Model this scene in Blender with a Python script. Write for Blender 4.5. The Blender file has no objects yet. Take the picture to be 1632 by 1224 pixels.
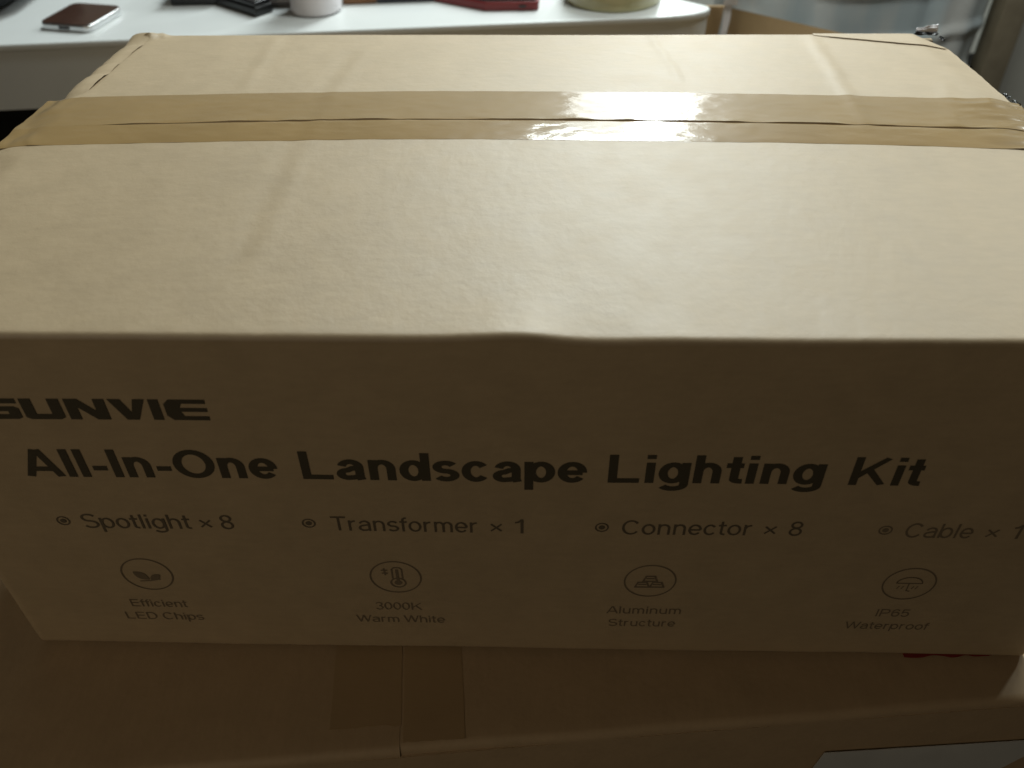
import bpy, bmesh, math, random
from mathutils import Vector, Matrix, Euler, noise

random.seed(7)
SC = bpy.context.scene
C = SC.collection

# ------------------------------------------------------------ camera, world, lamps, exposure
cd = bpy.data.cameras.new('camera'); cam = bpy.data.objects.new('camera', cd); C.objects.link(cam)
cam.location = (0.003304, -0.24146, 0.190515)
cam.rotation_euler = Euler((0.850614, 0.00826987, 0.0219960), 'XYZ')
cd.sensor_width = 36.0; cd.lens = 36.0 * 1376.4 / 1632.0
cd.clip_start = 0.01; cd.clip_end = 60
cd.dof.use_dof = True; cd.dof.focus_distance = 0.415; cd.dof.aperture_fstop = 11.0
SC.camera = cam

world = bpy.data.worlds.new('World'); SC.world = world; world.use_nodes = True
world.node_tree.nodes['Background'].inputs[0].default_value = (1.0, 0.84, 0.62, 1)
world.node_tree.nodes['Background'].inputs[1].default_value = 0.018

def area(name, loc, target, sx, sy, power, col, spread=180):
    l = bpy.data.lights.new(name, 'AREA'); l.shape = 'RECTANGLE'; l.size = sx; l.size_y = sy
    l.energy = power; l.color = col; l.spread = math.radians(spread)
    o = bpy.data.objects.new(name, l); C.objects.link(o); o.location = loc
    d = Vector(target) - Vector(loc); o.rotation_euler = d.to_track_quat('-Z', 'Y').to_euler()
    return o
area('tall_bright_lamp', (0.245, 1.70, 0.66), (0.15, 0.15, 0.2), 0.29, 0.86, 3.4, (0.93, 1.0, 0.99))
area('lamp_tube', (0.305, 1.66, 0.66), (0.15, 0.15, 0.2), 0.08, 0.80, 4, (0.93, 1.0, 1.0))
area('high_lamp', (0.24, 1.70, 1.62), (0.1, 0.05, 0.0), 0.42, 0.95, 33, (0.90, 1.0, 0.99))
area('side_lamp', (1.75, 1.60, 1.25), (-0.1, 0.4, -0.1), 0.16, 0.16, 10, (0.91, 1.0, 0.97))
area('ceiling_lamp', (0.40, 0.66, 1.25), (0.62, 1.25, 0.0), 0.6, 0.26, 12.5, (0.95, 1.0, 0.94))
area('front_fill_lamp', (-0.66, -1.0, 0.40), (-0.1, 0.0, -0.1), 0.9, 0.6, 1.95, (1.0, 0.86, 0.65))  # added warm fill for the front panel, standing in for room bounce

vs = SC.view_settings
vs.view_transform = 'Standard'; vs.look = 'None'; vs.exposure = 0.0; vs.gamma = 1.0
vs.use_curve_mapping = False

# ------------------------------------------------------------ materials
def newmat(name):
    m = bpy.data.materials.new(name); m.use_nodes = True
    nt = m.node_tree; return m, nt, nt.nodes['Principled BSDF']

def simple(name, col, rough=0.5, spec=0.5, metal=0.0, bump=None, coat=0.0, var=0.0):
    m, nt, b = newmat(name)
    b.inputs['Base Color'].default_value = (*col, 1); b.inputs['Roughness'].default_value = rough
    b.inputs['Specular IOR Level'].default_value = spec; b.inputs['Metallic'].default_value = metal
    b.inputs['Coat Weight'].default_value = coat
    tc = nt.nodes.new('ShaderNodeTexCoord')
    if var:
        n = nt.nodes.new('ShaderNodeTexNoise'); n.inputs['Scale'].default_value = 45; n.inputs['Detail'].default_value = 6
        mx = nt.nodes.new('ShaderNodeMix'); mx.data_type = 'RGBA'
        mx.inputs[6].default_value = (*[c * (1 - var) for c in col], 1); mx.inputs[7].default_value = (*[min(1, c * (1 + var)) for c in col], 1)
        nt.links.new(tc.outputs['Object'], n.inputs['Vector']); nt.links.new(n.outputs['Fac'], mx.inputs[0])
        nt.links.new(mx.outputs[2], b.inputs['Base Color'])
    if bump:
        n2 = nt.nodes.new('ShaderNodeTexNoise'); n2.inputs['Scale'].default_value = bump[0]; n2.inputs['Detail'].default_value = 5
        bp = nt.nodes.new('ShaderNodeBump'); bp.inputs['Strength'].default_value = bump[1]; bp.inputs['Distance'].default_value = bump[2]
        nt.links.new(tc.outputs['Object'], n2.inputs['Vector']); nt.links.new(n2.outputs['Fac'], bp.inputs['Height'])
        nt.links.new(bp.outputs['Normal'], b.inputs['Normal'])
    return m

def kraft(name, col, rough=0.5, spec=0.5, fibre=(1, 1, 1)):
    """kraft liner board: cloudy pulp, fine fibres, dark flecks, faint flute ribs"""
    m, nt, b = newmat(name); L = nt.links.new; N = nt.nodes.new
    tc = N('ShaderNodeTexCoord')
    def noi(scale, detail, vec=None, rough_=0.6):
        n = N('ShaderNodeTexNoise'); n.inputs['Scale'].default_value = scale; n.inputs['Detail'].default_value = detail
        n.inputs['Roughness'].default_value = rough_
        L(vec if vec else tc.outputs['Object'], n.inputs['Vector']); return n.outputs['Fac']
    mp = N('ShaderNodeMapping'); mp.inputs['Scale'].default_value = fibre; L(tc.outputs['Object'], mp.inputs['Vector'])
    def math_(op, a, c, v=None):
        k = N('ShaderNodeMath'); k.operation = op
        for i, q in enumerate((a, c, v)):
            if q is None: continue
            if isinstance(q, (int, float)): k.inputs[i].default_value = q
            else: L(q, k.inputs[i])
        return k.outputs[0]
    cloud = noi(9, 4); blot = noi(60, 5); fib = noi(380, 3, mp.outputs['Vector']); fleck = noi(700, 2)
    v = math_('MULTIPLY_ADD', math_('SUBTRACT', cloud, 0.5), 0.16, 1.0)
    v = math_('MULTIPLY_ADD', math_('SUBTRACT', blot, 0.5), 0.22, v)
    v = math_('MULTIPLY_ADD', math_('SUBTRACT', fib, 0.5), 0.16, v)
    fl = math_('GREATER_THAN', fleck, 0.735); v = math_('MULTIPLY_ADD', fl, -0.10, v)
    hsv = N('ShaderNodeVectorMath'); hsv.operation = 'SCALE'; hsv.inputs[0].default_value = col; L(v, hsv.inputs['Scale'])
    L(hsv.outputs[0], b.inputs['Base Color'])
    r = math_('MULTIPLY_ADD', math_('SUBTRACT', blot, 0.5), 0.12, rough); L(r, b.inputs['Roughness'])
    b.inputs['Specular IOR Level'].default_value = spec
    h = math_('ADD', math_('MULTIPLY', noi(220, 4), 1.0), math_('MULTIPLY', blot, 0.12))
    bp = N('ShaderNodeBump'); bp.inputs['Strength'].default_value = 0.34; bp.inputs['Distance'].default_value = 0.0005
    L(h, bp.inputs['Height']); L(bp.outputs['Normal'], b.inputs['Normal'])
    return m

KR = (0.425, 0.318, 0.190)
M = {}
M['kraft'] = kraft('kraft_cardboard', KR, 0.56, 0.95, (0.25, 1, 1))
M['kraft_front'] = kraft('kraft_cardboard_panel', KR, 0.6, 0.3, (0.25, 1, 1))
M['kraft_low'] = kraft('kraft_cardboard_under', (0.44, 0.315, 0.185), 0.6, 0.3, (1, 0.25, 1))
M['kraft_shaded'] = kraft('kraft_cardboard_shaded', (0.30, 0.20, 0.10), 0.7, 0.2)  # darkened kraft: the open carton's shade is put into its colour
M['kraft_edge'] = simple('torn_board_edge', (0.58, 0.45, 0.28), 0.8, 0.2, bump=(500, 0.5, 0.0005), var=0.12)
M['ink'] = simple('black_print', (0.068, 0.056, 0.036), 0.7, 0.2, var=0.15)
M['ink_mid'] = simple('worn_black_print', (0.125, 0.097, 0.063), 0.7, 0.2, var=0.2)
M['ink_soft'] = simple('thin_black_print', (0.185, 0.14, 0.088), 0.7, 0.2, var=0.15)

def tape_mat(name, col, rough, bump):
    m, nt, b = newmat(name); L = nt.links.new; N = nt.nodes.new
    tc = N('ShaderNodeTexCoord')
    n0 = N('ShaderNodeTexNoise'); n0.inputs['Scale'].default_value = 28; n0.inputs['Detail'].default_value = 5; L(tc.outputs['Object'], n0.inputs['Vector'])
    mx = N('ShaderNodeMix'); mx.data_type = 'RGBA'
    mx.inputs[6].default_value = (*[c * 0.88 for c in col], 1); mx.inputs[7].default_value = (*[c * 1.14 for c in col], 1)
    L(n0.outputs['Fac'], mx.inputs[0]); L(mx.outputs[2], b.inputs['Base Color'])
    b.inputs['Roughness'].default_value = rough; b.inputs['Specular IOR Level'].default_value = 0.40
    b.inputs['Coat Weight'].default_value = 0.35; b.inputs['Coat Roughness'].default_value = 0.38
    mp = N('ShaderNodeMapping'); mp.inputs['Scale'].default_value = (0.45, 1, 1); L(tc.outputs['Object'], mp.inputs['Vector'])
    n1 = N('ShaderNodeTexNoise'); n1.inputs['Scale'].default_value = 190; n1.inputs['Detail'].default_value = 3; L(mp.outputs['Vector'], n1.inputs['Vector'])
    n2 = N('ShaderNodeTexNoise'); n2.inputs['Scale'].default_value = 900; n2.inputs['Detail'].default_value = 2; L(tc.outputs['Object'], n2.inputs['Vector'])
    ad = N('ShaderNodeMath'); ad.operation = 'MULTIPLY_ADD'; L(n2.outputs['Fac'], ad.inputs[0]); ad.inputs[1].default_value = 0.12; L(n1.outputs['Fac'], ad.inputs[2])
    bp = N('ShaderNodeBump'); bp.inputs['Strength'].default_value = bump; bp.inputs['Distance'].default_value = 0.0004
    L(ad.outputs[0], bp.inputs['Height']); L(bp.outputs['Normal'], b.inputs['Normal'])
    return m
M['tape'] = tape_mat('tan_packing_tape', (0.325, 0.215, 0.092), 0.12, 0.55)
M['tape_low'] = tape_mat('tan_packing_tape_dull', (0.385, 0.265, 0.14), 0.45, 0.4)
M['red'] = simple('red_film', (0.24, 0.022, 0.016), 0.7)
M['label'] = simple('white_paper_label', (0.58, 0.58, 0.55), 0.5, 0.4, var=0.12)
M['black'] = simple('black_plastic', (0.012, 0.013, 0.014), 0.35, 0.5, bump=(300, 0.2, 0.0005))
M['blackfab'] = simple('black_fabric', (0.016, 0.017, 0.018), 0.85, 0.2, bump=(700, 0.6, 0.001))
M['white_lam'] = simple('white_laminate', (0.65, 0.67, 0.665), 0.32, 0.5, bump=(900, 0.08, 0.0003), var=0.02)
M['band'] = simple('grey_edge_band', (0.52, 0.51, 0.47), 0.5, 0.4, var=0.05)
M['silver'] = simple('brushed_silver', (0.72, 0.73, 0.74), 0.22, 0.5, metal=0.85)
M['glass_dark'] = simple('dark_brown_glass', (0.045, 0.018, 0.010), 0.14, 0.6, var=0.3)
M['glass_black'] = simple('black_glass', (0.006, 0.006, 0.008), 0.08, 0.6)
M['redalu'] = simple('red_metal', (0.20, 0.025, 0.026), 0.35, 0.4)
M['white_pl'] = simple('white_plastic', (0.78, 0.76, 0.79), 0.4, 0.5, var=0.03)
M['roll'] = simple('yellowish_clear_film', (0.50, 0.47, 0.27), 0.18, 0.6, coat=0.5, var=0.12)
M['core'] = simple('paper_core', (0.40, 0.29, 0.16), 0.8, 0.2, var=0.1)
M['greycard'] = simple('grey_print', (0.13, 0.12, 0.12), 0.4, 0.4, var=0.3)
M['whiteink'] = simple('white_print', (0.6, 0.58, 0.56), 0.5)
M['navy'] = simple('navy_print', (0.02, 0.022, 0.035), 0.4, var=0.2)
M['amber'] = simple('amber_print', (0.22, 0.10, 0.035), 0.4, var=0.5)
M['film'] = None
def film():
    m, nt, b = newmat('cloudy_plastic_film'); L = nt.links.new; N = nt.nodes.new
    tc = N('ShaderNodeTexCoord'); n = N('ShaderNodeTexNoise'); n.inputs['Scale'].default_value = 7; n.inputs['Detail'].default_value = 5
    mp = N('ShaderNodeMapping'); mp.inputs['Scale'].default_value = (1.6, 1, 0.45); L(tc.outputs['Object'], mp.inputs['Vector']); L(mp.outputs['Vector'], n.inputs['Vector'])
    r = N('ShaderNodeValToRGB'); r.color_ramp.elements[0].position = 0.40; r.color_ramp.elements[0].color = (0.66, 0.77, 0.82, 1)
    r.color_ramp.elements[1].position = 0.58; r.color_ramp.elements[1].color = (0.90, 0.92, 0.91, 1)
    L(n.outputs['Fac'], r.inputs[0]); L(r.outputs[0], b.inputs['Base Color'])
    b.inputs['Roughness'].default_value = 0.22; b.inputs['Specular IOR Level'].default_value = 0.6
    return m
M['film'] = film()
M['post'] = simple('weathered_brown_wood', (0.33, 0.28, 0.20), 0.6, 0.3, var=0.25)
M['wall'] = simple('painted_wall', (0.74, 0.73, 0.67), 0.8, 0.2, bump=(200, 0.15, 0.001), var=0.03)
M['floor'] = simple('shade_dark_floor', (0.022, 0.02, 0.018), 0.95, 0.1, bump=(600, 0.8, 0.004), var=0.3)  # near-black floor: the shade below the desk is put into its colour
M['dark'] = simple('under_desk_shade', (0.02, 0.019, 0.018), 0.8, 0.2)  # near black in place of the shade under the desk

# ------------------------------------------------------------ object helpers
def mesh_obj(name, verts, faces, mat, parent=None, smooth=True, sharp=None):
    off = parent.matrix_world.translation if parent else Vector((0, 0, 0))
    if parent and parent.get('_o') is not None: off = Vector(parent['_o'])
    me = bpy.data.meshes.new(name)
    me.from_pydata([tuple(Vector(v) - off) for v in verts], [], faces)
    bm = bmesh.new(); bm.from_mesh(me); bmesh.ops.recalc_face_normals(bm, faces=bm.faces); bm.to_mesh(me); bm.free()
    me.materials.append(mat)
    if smooth:
        for p in me.polygons: p.use_smooth = True
        me.set_sharp_from_angle(angle=math.radians(sharp or 40))
    o = bpy.data.objects.new(name, me); C.objects.link(o)
    if parent: o.parent = parent
    return o
ORI = {}
def thing(name, label, cat, loc, group=None):
    o = bpy.data.objects.new(name, None); C.objects.link(o); o.location = loc; o.empty_display_size = 0.02
    o['label'] = label; o['category'] = cat
    if group: o['group'] = group
    ORI[o.name] = Vector(loc)
    return o
def part(name, verts, faces, mat, parent, smooth=True, sharp=None, sub=None):
    """verts in world space; parent a thing (Empty) or, with sub, a part of it"""
    root = parent
    off = ORI[root.name]
    o = mesh_obj(name, [Vector(v) - off for v in verts], faces, mat, None, smooth, sharp)
    o.parent = sub if sub else root
    return o
def tag(o, label, cat, group=None, kind=None):
    if label: o['label'] = label
    if cat: o['category'] = cat
    if group: o['group'] = group
    if kind: o['kind'] = kind
    return o
def lin(a, b, n): return [a + (b - a) * i / (n - 1) for i in range(n)]
def sheet(fn, us, vs_, off):
    """closed shell: top surface fn(u,v), lower surface offset by off (vector or function of point)"""
    nu, nv = len(us), len(vs_)
    V = [Vector(fn(u, v)) for u in us for v in vs_]
    W = [p + (off(p) if callable(off) else Vector(off)) for p in V]
    F = []; n = nu * nv
    for i in range(nu - 1):
        for j in range(nv - 1):
            a = i * nv + j; q = (a, a + nv, a + nv + 1, a + 1)
            F.append(q); F.append(tuple(n + k for k in reversed(q)))
    rim = [i * nv for i in range(nu)] + [(nu - 1) * nv + j for j in range(1, nv)] + [i * nv + nv - 1 for i in range(nu - 2, -1, -1)] + [j for j in range(nv - 2, 0, -1)]
    for k in range(len(rim)):
        a, b = rim[k], rim[(k + 1) % len(rim)]; F.append((a, b, n + b, n + a))
    return V + W, F
def box(x0, x1, y0, y1, z0, z1, bev=0.0, seg=2):
    bm = bmesh.new(); bmesh.ops.create_cube(bm, size=1)
    for v in bm.verts: v.co = Vector(((x0 + x1) / 2 + v.co.x * (x1 - x0), (y0 + y1) / 2 + v.co.y * (y1 - y0), (z0 + z1) / 2 + v.co.z * (z1 - z0)))
    if bev: bmesh.ops.bevel(bm, geom=bm.edges[:], offset=bev, segments=seg, affect='EDGES', profile=0.6)
    V = [v.co.copy() for v in bm.verts]; bm.verts.index_update(); F = [[v.index for v in f.verts] for f in bm.faces]; bm.free(); return V, F
def prism(poly, z0, z1, bev=0.0, seg=2):
    bm = bmesh.new(); vs_ = [bm.verts.new((p[0], p[1], z0)) for p in poly]; f = bm.faces.new(vs_)
    r = bmesh.ops.extrude_face_region(bm, geom=[f]); ups = [e for e in r['geom'] if isinstance(e, bmesh.types.BMVert)]
    for v in ups: v.co.z = z1
    bmesh.ops.recalc_face_normals(bm, faces=bm.faces)
    if bev:
        ed = [e for e in bm.edges if abs(e.verts[0].co.z - e.verts[1].co.z) < 1e-6]
        bmesh.ops.bevel(bm, geom=ed, offset=bev, segments=seg, affect='EDGES', profile=0.6)
    bm.verts.index_update(); V = [v.co.copy() for v in bm.verts]; F = [[v.index for v in f.verts] for f in bm.faces]; bm.free(); return V, F
def xf(VF, mat): return [mat @ Vector(v) for v in VF[0]], VF[1]
def place(x, y, z, a=0.0, tilt=0.0): return Matrix.Translation((x, y, z)) @ Matrix.Rotation(math.radians(a), 4, 'Z') @ Matrix.Rotation(math.radians(tilt), 4, 'Y')
def merge(*vfs):
    V, F = [], []
    for v, f in vfs:
        n = len(V); V += list(v); F += [tuple(n + k for k in q) for q in f]
    return V, F
def lathe(prof, n=64):
    V, F = [], []
    for (r, z) in prof:
        for k in range(n):
            a = 2 * math.pi * k / n; V.append(Vector((r * math.cos(a), r * math.sin(a), z)))
    m = len(prof)
    for i in range(m - 1):
        for k in range(n): F.append((i * n + k, i * n + (k + 1) % n, (i + 1) * n + (k + 1) % n, (i + 1) * n + k))
    return V, F
def rrect(w, d, r, n=8):
    P = []
    for cx, cy, a0 in ((w / 2 - r, d / 2 - r, 0), (-w / 2 + r, d / 2 - r, 90), (-w / 2 + r, -d / 2 + r, 180), (w / 2 - r, -d / 2 + r, 270)):
        for k in range(n + 1):
            a = math.radians(a0 + 90 * k / n); P.append((cx + r * math.cos(a), cy + r * math.sin(a)))
    return P
def nz(x, y, s, seed=0.0): return noise.noise(Vector((x * s + seed, y * s - seed, seed * 1.7)))
def sm(t): t = max(0.0, min(1.0, t)); return t * t * (3 - 2 * t)

# ------------------------------------------------------------ the setting
FLOOR = -0.75
tag(mesh_obj('floor', *box(-3, 3, -1.5, 2.3, FLOOR - 0.1, FLOOR), M['floor'], smooth=False), None, None, kind='structure')
tag(mesh_obj('wall', *box(-3, 3, 2.3, 2.4, FLOOR, 1.9), M['wall'], smooth=False), None, None, kind='structure')

# ------------------------------------------------------------ the printed carton on top
HW, D, H, R, T = 0.25, 0.305, 0.203, 0.0025, 0.004
YC = 0.1528
def seam_h(x): return 0.0128 - (0.066 if x < 0 else 0.098) * x * x
def gap(x):
    g = 0.00055 * sm((x + 0.212) / 0.03) * sm((0.243 - x) / 0.03)
    return g * (1 + 0.5 * nz(x, 0, 45, 3.1)) + 0.00002 + 0.0005 * math.exp(-((x - 0.205) / 0.012) ** 2)
def seam_y(x): return YC + 0.0005 * nz(x, 0, 9, 5.5)
def wob(x):
    b = 0.0017 * (math.exp(-((x - 0.0) / 0.022) ** 2) if x < 0.0 else math.exp(-((x) / 0.013) ** 2)) - 0.0006 * math.exp(-((x - 0.028) / 0.014) ** 2)
    return b + 0.00045 * nz(x, 0, 14, 1.3) + 0.00018 * nz(x, 0, 90, 8.3)
def crease(x, y, x0, y0, x1, y1, w, d):
    """dent along a line: shallow valley with a small ridge on one side"""
    dx, dy = x1 - x0, y1 - y0; L = math.hypot(dx, dy); t = ((x - x0) * dx + (y - y0) * dy) / (L * L)
    s = ((x - x0) * dy - (y - y0) * dx) / L + 0.0012 * nz(x, y, 60, 2)
    return d * math.exp(-(s / w) ** 2) * sm((t + 0.08) / 0.12) * sm((1.08 - t) / 0.12)
def top(x, y):
    back = y > YC
    t = (D - y) / (D - YC) if back else y / YC
    t = max(0.0, min(1.0, t))
    z = seam_h(x) * (0.55 * t + 0.45 * math.sin(t * math.pi / 2))
    z += wob(x) * math.exp(-max(0, y) / 0.016)
    z += 0.0006 * nz(x, y, 7, 4.0) + 0.00005 * nz(x, y, 40, 9.0) + 0.00006 * nz(x, y, 160, 2.0)
    z += crease(x, y, -0.103, 0.262, -0.112, 0.045, 0.006, -0.00022) + crease(x, y, -0.096, 0.262, -0.105, 0.045, 0.005, 0.00018)
    z += crease(x, y, 0.172, 0.297, 0.162, 0.155, 0.0042, 0.00055)
    z += crease(x, y, 0.075, 0.295, 0.081, 0.212, 0.0022, 0.0005) + crease(x, y, 0.055, 0.262, 0.09, 0.235, 0.0025, 0.0002)
    z += crease(x, y, -0.155, 0.297, -0.148, 0.20, 0.004, 0.0003)
    z += crease(x, y, 0.222, 0.215, 0.205, 0.155, 0.0045, 0.0004)
    z -= 0.004 * sm((abs(x) - 0.232) / 0.02) * 0.5
    if x < -0.222: z += 0.0038 * sm((-0.222 - x) / 0.008) * math.exp(-((y - 0.300) / 0.005) ** 2) * (0.55 + nz(x, y, 330, 3))
    if x < -0.2: z += 0.0012 * math.exp(-((x + 0.243) / 0.006) ** 2) * nz(x, y, 55, 6)
    return z
def flare(x, y): return x + 0.0040 * max(0.0, x - 0.2) / 0.05 * max(0.0, 1 - y / 0.25)
carton = thing('cardboard_carton', 'brown cardboard carton printed with black lettering, taped along its top seam', 'box', (0, D / 2, -H))
# flaps
def q_fold(s):            # along the sheet: s<0 is the rounded fold
    if s < 0:
        a = (1 + s) * math.pi / 2       # s=-1 -> vertical tangent
        return R * (1 - math.cos(a)), -R + R * math.sin(a)
us = lin(-HW, HW, 251)
sv = lin(-1, 0, 6)[:-1] + [0.0]
ff = [(s, None) for s in lin(-1, -0.0001, 6)] + [(None, k) for k in ([0.0035 + 0.0016 * i for i in range(1, 12)] + lin(0.0255, 1.0, 58))]
def front_flap(u, v):
    s, k = v
    if s is not None:
        y, z = q_fold(s); return (flare(u, y), y - 0.0002, z + top(u, y))
    y = R + k / 1.0 * 1.0 if k <= 0.0255 else None
    if k <= 0.0255: y = R + (k - 0.0035) * (0.0255 - R) / 0.022
    else:
        f = (k - 0.0255) / (1 - 0.0255); y = 0.0255 + f * (seam_y(u) - gap(u) - 0.0255)
    return (flare(u, y), y, top(u, y))
fl1 = part('top_flap', *sheet(front_flap, us, ff, (0, 0.0012, -T)), M['kraft'], carton)
def left_in(y):
    t = (y - YC) / (D - YC); return -0.2385 - 0.006 * t ** 2 - 0.008 * (1 - sm(t / 0.35)) + 0.0007 * nz(y, 0, 120, 3)
def right_in(y):
    return 0.2495 + 0.0008 * nz(y, 0, 140, 7) - 0.013 * sm((y - 0.278) / 0.027)
bb = [('y', k) for k in lin(0, 1, 66)] + [('f', s) for s in lin(-0.0001, -1, 6)]
def back_flap(u, v):
    f = (u + HW) / (2 * HW)
    if v[0] == 'y':
        ya = seam_y(u) + gap(u); y = ya + v[1] * (D - R - ya)
        x = left_in(y) + f * (right_in(y) - left_in(y))
        ed = 0.0007 * math.exp(-(y - YC) / 0.003) * (0.6 + nz(u, 0, 70, 2)) * sm((u + 0.212) / 0.04)
        ed -= 0.0022 * math.exp(-max(0, x - left_in(y)) / 0.0035) * sm((y - 0.192) / 0.012)
        return (x, y, top(x, y) + ed)
    y, z = q_fold(v[1]); y = D - y
    x = left_in(y) + f * (right_in(y) - left_in(y)); return (x, y, z + top(x, y))
fl2 = part('top_flap', *sheet(back_flap, us, bb, (0, -0.0008, -T)), M['kraft'], carton)
# front panel, slightly bowed
def fy(x, z): return -0.0004 + 0.0003 * (1 - (x / HW) ** 2) * ((z + H / 2) ** 2 / (H / 2) ** 2 - 1) + 0.0002 * math.sin(x * 31 + z * 18)
def front_panel(u, v):
    zt = -R + top(u, 0.0) - 0.0001; zb = -H + 0.0005 + 0.0003 * nz(u, 0, 30, 2)
    z = zt + v * (zb - zt)
    y = fy(u, z); k = sm(v / 0.06); y = y * k - 0.0002 * (1 - k)
    rb = max(0.0, (v - 0.975) / 0.025); y += 0.0025 * rb * rb
    e = sm((abs(u) - 0.2455) / 0.0045); return (flare(u, 0), y + 0.0028 * e * e, z)
part('front_panel', *sheet(front_panel, lin(-HW, HW, 161), [0, .01, .02, .03, .045, .06] + lin(.09, .95, 40) + [.96, .97, .975, .98, .985, .99, .995, 1], (0, T, 0)), M['kraft_front'], carton)
def side_panel(sx):
    def f(u, v):      # u along depth, v along height incl. rounded top
        if v < 0:
            a = (1 + v) * math.pi / 2; x = HW - 0.0005 - 0.006 * (math.cos(0) - math.cos(math.pi / 2 * -v)) ; z = -0.009 + 0.006 * math.sin(math.pi / 2 * -v)
            x = HW - 0.0004 - 0.006 * (1 - math.cos(math.pi / 2 * -v))
            g = math.sin(math.pi / 2 * -v)
            z += 0.0010 * nz(u, sx, 70, 3)
            if sx < 0:
                k = sm((u - 0.155) / 0.012); x += k * (0.006 - 0.012) * (1 - math.cos(math.pi / 2 * -v))
                z = z * (1 - k) + k * (-0.009 + math.sqrt(g) * (0.0080 + top(-0.2395, u) + sm((u - 0.193) / 0.01) * (0.0018 + 0.0007 * nz(u, 0, 60, 5) + 0.0008 * nz(u, 0, 170, 1))))
        else: x = HW - 0.0004; z = -0.009 + v * (-H + 0.009)
        x += 0.0008 * nz(u, z, 12, 5 + sx) + 0.0005 * nz(u, z, 90, 2)
        return (sx * (flare(x, u) if sx > 0 else x), u, z)
    return sheet(f, lin(T + 0.001, D - T - 0.001, 90), lin(-1, 0, 7)[:-1] + lin(0, 1, 20), (-sx * T, 0, 0))
part('side_panel', *side_panel(-1), M['kraft'], carton)
part('side_panel', *side_panel(1), M['kraft'], carton)
part('back_panel', *sheet(lambda u, v: (u, D, -R - v * (H - R)), lin(-HW + 0.002, HW - 0.002, 30), lin(0, 1, 10), (0, -T, 0)), M['kraft_front'], carton)
part('bottom_panel', *box(-HW + 0.005, HW - 0.005, T + 0.001, D - T - 0.001, -H, -H + T), M['kraft_front'], carton)
for sx in (-1, 1):   # inner flaps under the long ones
    part('inner_flap', *box(min(sx * 0.245, sx * 0.10), max(sx * 0.245, sx * 0.10), 0.008, D - 0.008, -0.0105, -0.0065), M['kraft'], carton, smooth=False)
# tape: two runs either side of the slit, folded down both ends
def tape_run(y_edge, side):
    S = lin(-0.315, -0.2505, 10) + lin(-0.25, 0.25, 301) + lin(0.2505, 0.315, 10)
    def f(s, v):
        x = max(-0.2503, min(0.2503, s))
        ys = seam_y(x) + side * gap(x) * 0.8
        ye = y_edge + 0.0003 * nz(x, side, 50, 2)
        y = ys + v * (ye - ys); z = top(x, y) + 0.00022 * (1 - v ** 8) + 0.00008
        if side > 0: z += 0.0007 * math.exp(-(y - YC) / 0.003) * (0.6 + nz(x, 0, 70, 2)) * sm((x + 0.212) / 0.04)
        z -= 0.0003 * math.exp(-abs(y - YC) / 0.0012) * sm((x + 0.212) / 0.04)
        w = sm((x - 0.205) / 0.03)
        z += w * max(0, 0.0019 * nz(x * 0.35, y, 150, 4) + 0.0004) + 0.00010 * nz(x * 0.5, y, 240, 1)
        w2 = sm((-0.225 - x) / 0.02); z += w2 * max(0, 0.0015 * nz(x, y * 0.5, 130, 9))
        ex = abs(s) - 0.2503
        if ex > 0:
            x = math.copysign((flare(0.2503, y) if s > 0 else 0.2503) + 0.0012 + 0.0006 * nz(y, ex, 90, 3), s); z -= ex
        else: x = flare(x, y)
        return (x, y, z)
    return sheet(f, S, lin(0, 1, 26), (0, 0, -0.00012))
t1 = tape_run(0.1337, -1); t2 = tape_run(0.1915, 1)
part('packing_tape', *merge(t1, t2), M['tape'], carton)
# torn corner ply at the back right, lifted a little at its front edge
TC = [(0.1745, 0.3005), (0.186, 0.2955), (0.200, 0.2910), (0.212, 0.2868), (0.2237, 0.2832), (0.236, 0.2805), (0.2478, 0.2788)]
def torn(u, v):
    i = min(len(TC) - 2, int(u)); f = u - i; x0 = TC[i][0] + f * (TC[i + 1][0] - TC[i][0]); y0 = TC[i][1] + f * (TC[i + 1][1] - TC[i][1])
    y0 += 0.0004 * nz(u, 0, 3, 2)
    y1 = 0.3040 - 0.0 * u; y = y0 + v * (y1 - y0)
    x = x0 - v * 0.012 * sm((u - 3) / 3)
    lift = 0.0004 * (1 - v) ** 1.5 * sm(u / 1.2) * (0.7 + 0.3 * sm((6 - u) / 2))
    return (x, y, top(x, min(y, D - R)) + 0.00035 + lift)
part('torn_ply', *sheet(torn, lin(0, 6, 49), lin(0, 1, 14), (0, 0, -0.0003)), M['kraft'], carton)
# crushed, frayed board along the edges
def crumb(cx, cy, cz, sx, sy, sz, seed):
    bm = bmesh.new(); bmesh.ops.create_icosphere(bm, subdivisions=2, radius=1)
    for v in bm.verts:
        k = 1 + 0.55 * noise.noise(v.co * 2.1 + Vector((seed, seed * 2, 0)))
        v.co = Vector((cx + v.co.x * sx * k, cy + v.co.y * sy * k, cz + v.co.z * sz * k))
    bm.verts.index_update(); V = [v.co.copy() for v in bm.verts]; F = [[v.index for v in f.verts] for f in bm.faces]; bm.free(); return V, F
def scrap(p, du, dv, thick, amp, seed, n=10, m=7):
    """small crumpled, ragged-edged piece of sheet"""
    p, du, dv = Vector(p), Vector(du), Vector(dv); nn = du.cross(dv).normalized()
    def f(u, v):
        e = v + (0.35 * noise.noise(Vector((u * 5 + seed, seed, 0))) if v > 0.9 else 0)
        return p + du * (u + 0.12 * noise.noise(Vector((seed, v * 4, 1)))) + dv * e + nn * amp * noise.noise(Vector((u * 3.5 + seed, v * 3.5, seed)))
    return sheet(f, lin(0, 1, n), lin(0, 1, m), nn * -thick)
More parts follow.
